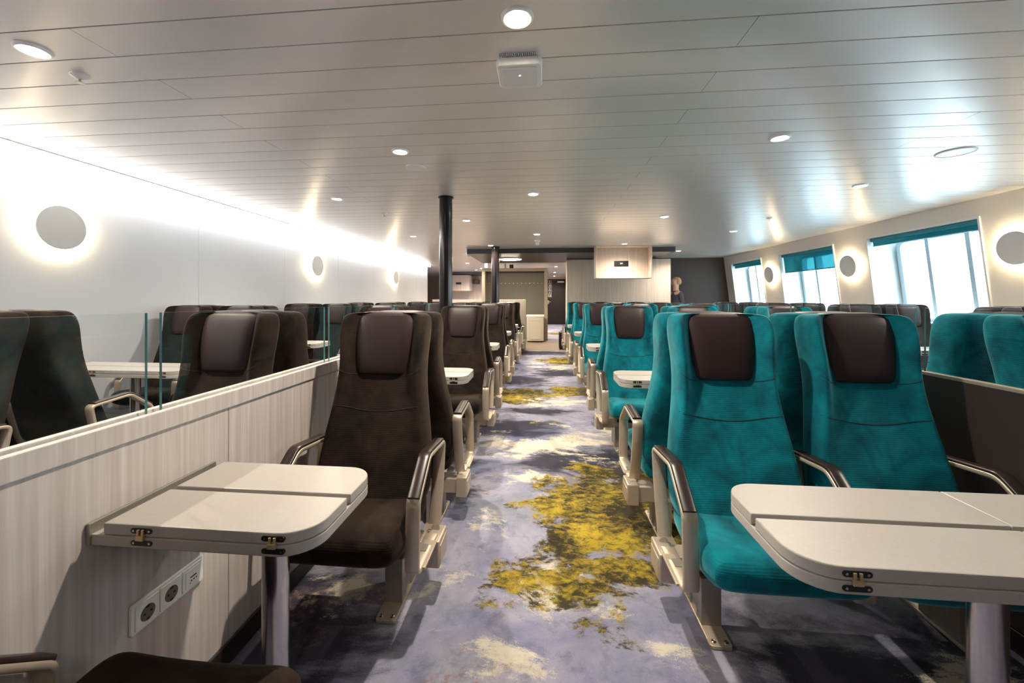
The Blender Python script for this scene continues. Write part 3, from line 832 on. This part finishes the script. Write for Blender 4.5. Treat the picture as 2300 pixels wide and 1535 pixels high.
def sprinkler(x, y, label):
    s_ = empty('sprinkler', (x, y, CEIL))
    obj('escutcheon', MB().lathe([(.040, 0), (.038, -.006), (.022, -.014), (.012, -.020)], 28).mesh('esc', M['white_plastic']), s_)
    obj('deflector', MB().lathe([(.005, -.018), (.005, -.034), (.018, -.036), (.018, -.039)], 18).mesh('defl', M['steel']), s_)
    tag(s_, label, 'sprinkler', 'ceiling sprinklers')
sprinkler(-2.30, 1.83, 'small white sprinkler on the ceiling near the light strip')
sprinkler(-2.05, 5.15, 'small sprinkler on the ceiling over the brown seats, farther back')
sprinkler(3.10, 5.96, 'small sprinkler on the ceiling above the window seats')
def speaker(x, y, r, label):
    s_ = empty('ceiling_speaker', (x, y, CEIL))
    obj('rim', MB().lathe([(r, .003), (r, -.006), (r*.94, -.009), (r*.88, -.006)], 40).mesh('rim', M['white_plastic']), s_)
    obj('grille', MB().lathe([(r*.90, -.001), (r*.88, -.0045), (r*.3, -.0055)], 40).mesh('grille', M['lamp_face']), s_)
    tag(s_, label, 'speaker', 'ceiling speakers')
speaker(-1.07, 3.38, .085, 'round flat speaker in the ceiling behind a glowing downlight')
speaker(3.12, 3.43, .115, 'round flat speaker in the ceiling near the windows')
sd = empty('smoke_detector', (-.10, 7.75, CEIL))
obj('base', MB().lathe([(.055, 0), (.055, -.03), (.045, -.04)], 24).mesh('base', M['white_plastic']), sd)
obj('sensor_head', MB().lathe([(.032, -.04), (.036, -.055), (.03, -.095), (.012, -.105)], 24).mesh('head', M['trim_white']), sd)
tag(sd, 'white smoke detector on the ceiling over the far aisle', 'smoke detector')

# ------------------------------------------------------------------ far end
sl = MB().box(-1.68, 2.80, 9.0, 11.35, CEIL-.105, CEIL-.001, .004).mesh('slab', M['dark_slab'])
struct(obj('ceiling_slab', sl), 'dark lowered ceiling slab above the far aisle')
cdl = empty('ceiling_disc_light', (-.80, 10.15, CEIL-.105))
obj('diffuser', MB().lathe([(.27, -.004), (.27, -.022), (.24, -.03)], 56).mesh('diff', M['disc_light']), cdl)
obj('rim', MB().lathe([(.272, 0), (.285, -.004), (.285, -.02), (.272, -.024)], 56, cap=False).mesh('rim', M['white_plastic']), cdl)
tag(cdl, 'large round glowing disc light under the dark ceiling slab', 'ceiling light')
# end panel of the brown block
struct(obj('trim_1', MB().box(-1.15, -.42, 10.2, 10.26, 0, 1.25, .003).mesh('endp', M['wood_x'])), 'pale wood end panel behind the last brown aisle seats')
struct(obj('trim_2', MB().box(-3.7, -1.9, 13.5, 13.56, 0, 1.25, .003).mesh('endp2', M['wood_x'])))
# wood wall behind the teal block
ww = MB().box(.60, 3.11, 10.35, 10.75, 0, 2.245, .006)
struct(obj('wall_back', ww.mesh('wall_back', M['wood_x'])), 'pale wood wall behind the teal seats')
db = empty('display_box', (1.67, 8.68, CEIL))
W2, HB, DB = .57, .68, .31
fr = MB()
fr.box(-W2, -W2+.018, 0, DB, -HB, -.001, .002).box(W2-.018, W2, 0, DB, -HB, -.001, .002).box(-W2+.018, W2-.018, 0, DB, -HB, -HB+.018, .002).box(-W2+.018, W2-.018, 0, DB, -.02, -.001, .002)
obj('case', fr.mesh('case', M['wood_x']), db)
obj('back_panel', MB().box(-W2+.018, W2-.018, DB-.03, DB-.01, -HB+.018, -.02).mesh('bp', M['wood_x']), db)
scn = obj('screen', MB().box(-.15, .15, DB-.04, DB-.029, -.415, -.295, .002).mesh('scr', M['black']), db)
obj('digits', MB().box(-.024, -.003, DB-.0425, DB-.0395, -.362, -.340).box(.003, .024, DB-.0425, DB-.0395, -.362, -.340).mesh('dig', M['red_digits']), scn)
obj('hook', MB().lathe([(.008, DB-.05), (.008, DB-.03)], 10, (-.36, 0, -.075), 'y').mesh('hk', M['steel']), db)
obj('hook', MB().lathe([(.008, DB-.05), (.008, DB-.03)], 10, (.36, 0, -.075), 'y').mesh('hk', M['steel']), db)
tag(db, 'pale wood display box hanging from ceiling with a small orange lit display', 'display box')
struct(obj('wall_far_right', MB().box(2.4, 5.25, 11.45, 11.55, 0, CEIL).mesh('wfr', M['dark_panel'])), 'dark brown wall next to the windows')
struct(obj('wall_corridor', MB().box(1.15, 1.25, 10.75, YMAX, 0, CEIL).mesh('wc', M['wood_x'])))

# coat cabinet
cab = empty('coat_rack', (-1.88, 12.60, 0)); CW, CH = 2.03, 2.215
f = MB().box(0, .10, 0, .5, 0, CH, .004).box(CW-.10, CW, 0, .5, 0, CH, .004).box(.10, CW-.10, 0, .5, CH-.09, CH, .004)
obj('frame', f.mesh('frame', M['frame_grey']), cab)
obj('back_panel', MB().box(.10, CW-.10, .32, .36, 0, CH-.09).mesh('bk', M['grey_panel']), cab)
rail = obj('hook_rail', MB().box(.10, CW-.10, .29, .32, CH-.13, CH-.09).mesh('rail', M['dark_panel']), cab)
for i in range(14):
    x = .10+.128*(i+.72)
    if x > CW-.14: break
    obj('coat_hook', MB().lathe([(.006, .27), (.008, .32)], 10, (x, 0, 1.755), 'y').lathe([(.010, .255), (.016, .262), (.016, .270), (.008, .275)], 12, (x, 0, 1.758), 'y').mesh('hook', M['brass']), cab)
tag(cab, 'grey coat cabinet with a row of small hooks at the aisle end', 'coat rack')
ss = [(-1.70, 12.75, .06, .15), ]
o = empty('illuminated_sign', (-1.74, 12.55, CH)); 
obj('sign_box', MB().box(-.055, .055, -.02, .02, .005, .155, .006).mesh('sb', M['white_plastic']), o)
obj('sign_face', MB().box(-.045, .045, -.024, -.019, .012, .148).mesh('sf', M['blue_sign']), o)
tag(o, 'pale blue lit sign box above the coat cabinet', 'sign')
o = empty('cylinder_fitting', (-1.17, 12.75, CH)); obj('tube', MB().lathe([(.035, 0), (.035, .153)], 20).mesh('tube', M['white_plastic']), o); obj('flange', MB().lathe([(.05, .145), (.05, .154)], 20).mesh('fl', M['white_plastic']), o)
tag(o, 'slim white cylinder above the coat cabinet', 'fitting')
o = empty('loudspeaker', (-.97, 12.75, CH)); obj('cabinet', MB().box(-.06, .06, -.05, .05, 0, .12, .006).mesh('cb', M['black']), o); obj('grille', MB().box(-.045, .045, -.056, -.049, .015, .105, .004).mesh('gr', M['dark_slab']), o)
tag(o, 'small dark box on top of the coat cabinet', 'loudspeaker')

# waste bin in front of the cabinet
wbn = empty('waste_bin', (-.22, 12.20, 0))
obj('body', MB().box(-.25, .25, -.2, .2, .03, .74, .02).mesh('body', M['bin']), wbn)
obj('lid', MB().box(-.265, .265, -.215, .215, .74, .80, .018).mesh('lid', M['white_plastic']), wbn)
mbp = MB(); 
o_ = rrect(-.18, .18, .09, .64, .03); i_ = rrect(-.165, .165, .105, .625, .025)
b = bmesh.new(); R = [[b.verts.new((p[0], yy, p[1])) for p in rr] for rr, yy in ((o_, -.199), (o_, -.215), (i_, -.215), (i_, -.199))]
for qk in range(4):
    for i in range(len(o_)): b.faces.new((R[qk][i], R[qk][(i+1) % len(o_)], R[(qk+1) % 4][(i+1) % len(o_)], R[(qk+1) % 4][i]))
bmesh.ops.recalc_face_normals(b, faces=b.faces); mbp.join(b)
obj('door', mbp.mesh('door', M['bin']), wbn)
for sx in (-.2, .2): obj('foot', MB().lathe([(.02, 0), (.02, .032)], 12, (sx, -.15, 0)).mesh('foot', M['black']), wbn)
tag(wbn, 'white waste bin with a moulded door in front of the coat cabinet', 'bin')

# black case in the aisle
cs = empty('carry_case', (.50, 10.45, 0))
obj('body', MB().box(-.095, .095, -.14, .14, .02, .43, .02, 3).mesh('body', M['black']), cs)
obj('handle', MB().tube([(-.05, -.0, .42), (-.05, 0, .455), (.05, 0, .455), (.05, 0, .42)], .009, 8).mesh('handle', M['black']), cs)
obj('sticker', MB().box(.02, .06, -.1415, -.139, .32, .37).mesh('st', M['orange']), cs)
obj('sticker', MB().box(.0, .045, -.1415, -.139, .15, .20).mesh('st2', M['white_plastic']), cs)
for sx in (-.07, .07): obj('wheel', MB().lathe([(.02, -.012), (.02, .012)], 14, (sx, -.1, .02), 'x').mesh('whl', M['black']), cs)
tag(cs, 'small black case with stickers standing on the aisle beside the last teal seat', 'case')

# far wall, door
struct(obj('wall_far', MB().box(-6.1, .18, YMAX, YMAX+.1, 0, CEIL).box(1.13, 5.3, YMAX, YMAX+.1, 0, CEIL).box(.18, 1.13, YMAX, YMAX+.1, 2.22, CEIL).mesh('wfar', M['wood_x'])), 'pale wood wall at the far end')
d = empty('door_1', (.18, YMAX+.02, 0)); struct(d, 'dark brown door at the end of the aisle')
def dpart(n, me, lab=None):
    o = obj(n, me, d); o['kind'] = 'structure'; return o
dpart('door_leaf', MB().box(0, .95, 0, .05, 0, 2.22, .004).mesh('leaf', M['door_dark']))
dpart('door_handle', MB().tube([(.10, -.001, 1.13), (.10, -.05, 1.13), (.22, -.05, 1.13)], .012, 10).box(.07, .13, -.008, 0, 1.02, 1.20, .003).mesh('hnd', M['brass']))
dpart('door_closer', MB().box(.55, .88, -.06, 0, 2.09, 2.16, .005).mesh('cls', M['white_plastic']))
dpart('door_jamb', MB().box(-.05, 0, -.03, .06, 0, 2.27, .003).box(0, .95, -.03, .06, 2.22, 2.27, .003).mesh('jmb', M['dark_panel']))
sg = empty('pictogram_sign', (.27, YMAX+.0195, 1.35))
obj('sign_plate', MB().box(-.02, .19, -.006, 0, 0, .86, .002).mesh('pl', M['black']), sg)
for i in range(5):
    z0 = .015+i*.168
    mb = MB(); ring = rrect(0, .17, z0, z0+.155, .01, 3); inn = rrect(.008, .162, z0+.008, z0+.147, .008, 3)
    b = bmesh.new(); n = len(ring)
    A_ = [b.verts.new((p[0], -.0065, p[1])) for p in ring]; B_ = [b.verts.new((p[0], -.0065, p[1])) for p in inn]
    for q in range(n): b.faces.new((A_[q], A_[(q+1) % n], B_[(q+1) % n], B_[q]))
    mb.join(b)
    cx = .085
    if i >= 2:   # standing figure
        mb.lathe([(.014, -.0075), (.014, -.0062)], 12, (cx, 0, z0+.122), 'y').box(cx-.022, cx+.022, -.0075, -.0062, z0+.062, z0+.104).box(cx-.018, cx-.003, -.0075, -.0062, z0+.022, z0+.062).box(cx+.003, cx+.018, -.0075, -.0062, z0+.022, z0+.062)
        if i == 3: mb.box(cx+.03, cx+.045, -.0075, -.0062, z0+.04, z0+.11)
    elif i == 1:  # arrow
        mb.prism([(cx-.03, z0+.08), (cx, z0+.125), (cx+.03, z0+.08), (cx+.012, z0+.08), (cx+.012, z0+.03), (cx-.012, z0+.03), (cx-.012, z0+.08)], -.0075, -.0062, 'xzy')
    else:         # figures beside a bar
        mb.lathe([(.013, -.0075), (.013, -.0062)], 12, (cx+.03, 0, z0+.115), 'y').box(cx+.012, cx+.05, -.0075, -.0062, z0+.03, z0+.098).box(cx-.05, cx-.03, -.0075, -.0062, z0+.03, z0+.12).box(cx-.05, cx-.01, -.0075, -.0062, z0+.03, z0+.045)
    obj('pictogram', mb.mesh('pic', M['trim_white']), sg)
tag(sg, 'vertical black strip of five white pictograms on the dark door', 'sign')
# further cabin on the far left
struct(obj('wall_wood_far', MB().box(-4.40, -1.0, 17.3, 17.5, 0, 2.255, .005).mesh('wwf', M['wood_x'])), 'far pale wood wall beyond the brown seats')
struct(obj('ceiling_slab_far', MB().box(-3.85, .2, 16.3, 18.0, CEIL-.11, CEIL-.001).mesh('csf', M['dark_slab'])), 'second dark ceiling slab far away')
db = empty('hanging_display_box', (-3.39, 16.33, CEIL-.135))
obj('case', MB().box(-.44, -.422, 0, .969, -.63, 0).box(.422, .44, 0, .969, -.63, 0).box(-.422, .422, 0, .969, -.63, -.612).box(-.422, .422, .02, .04, -.612, 0).mesh('case', M['wood_x']), db)
obj('screen', MB().box(-.11, .11, .008, .022, -.375, -.29).mesh('scr', M['black']), db)
tag(db, 'distant pale wood display box with a dark screen beside the first pillar', 'display box')
o = empty('wall_mount_loudspeaker', (-2.78, 16.88, 1.98)); obj('cabinet', MB().box(-.11, .11, 0, .4, -.08, .10, .01).mesh('cb', M['black']), o); obj('grille', MB().box(-.09, .09, -.008, .001, -.06, .08).mesh('gr', M['dark_slab']), o)
tag(o, 'small black box mounted on the far wood wall', 'loudspeaker')
cam_ = empty('ceiling_camera', (-1.78, 9.7, CEIL))
obj('base', MB().lathe([(.06, 0), (.06, -.03), (.05, -.04)], 24).mesh('base', M['white_plastic']), cam_)
obj('dome', MB().lathe([(.05, -.04), (.045, -.07), (.025, -.095)], 24).mesh('dome', M['trim_white']), cam_)
obj('side_lamp', MB().box(.05, .13, -.02, .02, -.06, -.03, .008).box(-.13, -.05, -.02, .02, -.05, -.02, .008).mesh('sl', M['white_plastic']), cam_)
tag(cam_, 'white twin-headed ceiling fitting beside the dark slab', 'emergency light')

# ------------------------------------------------------------------ person at the dark wall
def skin(name, chain, edges, mat, sub=2):
    me = bpy.data.meshes.new(name); me.from_pydata([c[0] for c in chain], edges, [])
    o = bpy.data.objects.new(name, me); COL.objects.link(o)
    m = o.modifiers.new('s', 'SKIN'); m.use_smooth_shade = True
    for i, c in enumerate(chain):
        r = c[1]; o.data.skin_vertices[0].data[i].radius = (r, r) if not isinstance(r, tuple) else r
    o.data.skin_vertices[0].data[0].use_root = True
    s_ = o.modifiers.new('u', 'SUBSURF'); s_.levels = sub; s_.render_levels = sub
    dg = bpy.context.evaluated_depsgraph_get(); dg.update()
    out = bpy.data.meshes.new_from_object(o.evaluated_get(dg), depsgraph=dg); bpy.data.objects.remove(o)
    out.materials.clear(); out.materials.append(mat); out.shade_smooth(); return out
pr = empty('person', (3.47, 11.10, 0), math.radians(-75))      # turned towards the wood wall
H = [((0, 0, .95), (.15, .11)), ((0, 0, 1.15), (.135, .10)), ((0, -.01, 1.35), (.16, .11)), ((0, 0, 1.47), (.10, .08)), ((0, -.005, 1.54), (.058, .058)), ((0, -.02, 1.645), (.11, .125)), ((0, -.01, 1.74), (.11, .13)), ((0, 0, 1.79), (.06, .07)),
     ((.19, 0, 1.43), .052), ((.25, .02, 1.16), .042), ((.25, -.06, .93), .032), ((.25, -.09, .84), .035),
     ((-.19, 0, 1.43), .052), ((-.25, .02, 1.16), .042), ((-.25, -.06, .93), .032), ((-.25, -.09, .84), .035),
     ((.10, 0, .86), .085), ((.11, -.01, .48), .058), ((.11, .01, .10), .042), ((.12, -.13, .04), .035),
     ((-.10, 0, .86), .085), ((-.11, .02, .48), .058), ((-.11, .03, .10), .042), ((-.12, -.11, .04), .035), ((0, -.105, 1.655), .014)]
E = [(0, 1), (1, 2), (2, 3), (3, 4), (4, 5), (5, 6), (6, 7), (2, 8), (8, 9), (9, 10), (10, 11), (2, 12), (12, 13), (13, 14), (14, 15), (0, 16), (16, 17), (17, 18), (18, 19), (0, 20), (20, 21), (21, 22), (22, 23), (5, 24)]
for sx in (1, -1):       # five fingers on each hand
    root = 11 if sx > 0 else 15
    for j, (dx, ln) in enumerate(((-.02, .07), (-.007, .08), (.006, .075), (.019, .06))):
        H.append(((sx*.25+dx*.6, -.10+dx, .84-ln), .009)); E.append((root, len(H)-1))
    H.append(((sx*.22, -.13, .82), .010)); E.append((root, len(H)-1))
body = obj('body', skin('body', H, E, M['skin']), pr)
S = [((0, 0, .90), (.165, .125)), ((0, 0, 1.15), (.15, .115)), ((0, -.01, 1.36), (.175, .125)), ((0, 0, 1.475), (.11, .09)), ((.20, 0, 1.42), .068), ((.255, .02, 1.16), .055), ((.255, -.06, .93), .045), ((-.20, 0, 1.42), .068), ((-.255, .02, 1.16), .055), ((-.255, -.06, .93), .045)]
obj('sweater', skin('sweater', S, [(0, 1), (1, 2), (2, 3), (2, 4), (4, 5), (5, 6), (2, 7), (7, 8), (8, 9)], M['sweater']), body)
T = [((0, 0, .93), (.165, .125)), ((.105, 0, .82), .10), ((.115, -.01, .48), .075), ((.115, .01, .12), .065), ((-.105, 0, .82), .10), ((-.115, .02, .48), .075), ((-.115, .03, .12), .065)]
obj('trousers', skin('trousers', T, [(0, 1), (1, 2), (2, 3), (0, 4), (4, 5), (5, 6)], M['jeans']), body)
hb = bmesh.new(); bmesh.ops.create_uvsphere(hb, u_segments=28, v_segments=18, radius=1)
for v in hb.verts:
    c = v.co; n_ = 1+.05*math.sin(9*c.x+4*c.z)*math.sin(7*c.y)
    v.co = Vector((c.x*.098*n_, .018+c.y*.122*n_, 1.715+c.z*.125*n_))
bmesh.ops.delete(hb, geom=[v for v in hb.verts if v.co.y < -.045 and v.co.z < 1.765 or v.co.z < 1.62], context='VERTS')
hm = MB(); hm.join(hb); hme = hm.mesh('hair', M['hair'], angle=80)
obj('hair', bake(hme, [('SOLIDIFY', dict(thickness=.02, offset=-1))]), body)
fc = MB()
for sx in (-.03, .03): fc.lathe([(.004, -.108), (.009, -.102), (.009, -.095)], 10, (sx, 0, 1.70), 'y')
fc.box(-.022, .022, -.103, -.095, 1.605, 1.612)
obj('face_features', fc.mesh('face', M['dark_panel']), body)
tag(pr, 'person with fair hair and dark sweater standing at the dark wall behind seats', 'person')

# ------------------------------------------------------------------ light and camera
w = bpy.data.worlds.new('overcast'); SC.world = w; w.use_nodes = True
bg = w.node_tree.nodes['Background']; bg.inputs[0].default_value = (.74, .91, 1.0, 1); bg.inputs[1].default_value = 7.5

cam = bpy.data.cameras.new('camera'); co = bpy.data.objects.new('camera', cam); COL.objects.link(co)
cam.sensor_width = 36; cam.lens = 36*920/2300; cam.shift_x = 21/2300; cam.shift_y = (673-767.5)/2300
cam.clip_start = .03
co.location = (0, 0, 1.25); co.rotation_euler = (PI/2, 0, math.atan(90/920))
SC.camera = co
SC.view_settings.view_transform = 'Standard'; SC.view_settings.look = 'None'; SC.view_settings.gamma = 1; SC.view_settings.use_curve_mapping = False
SC.view_settings.exposure = 0.6
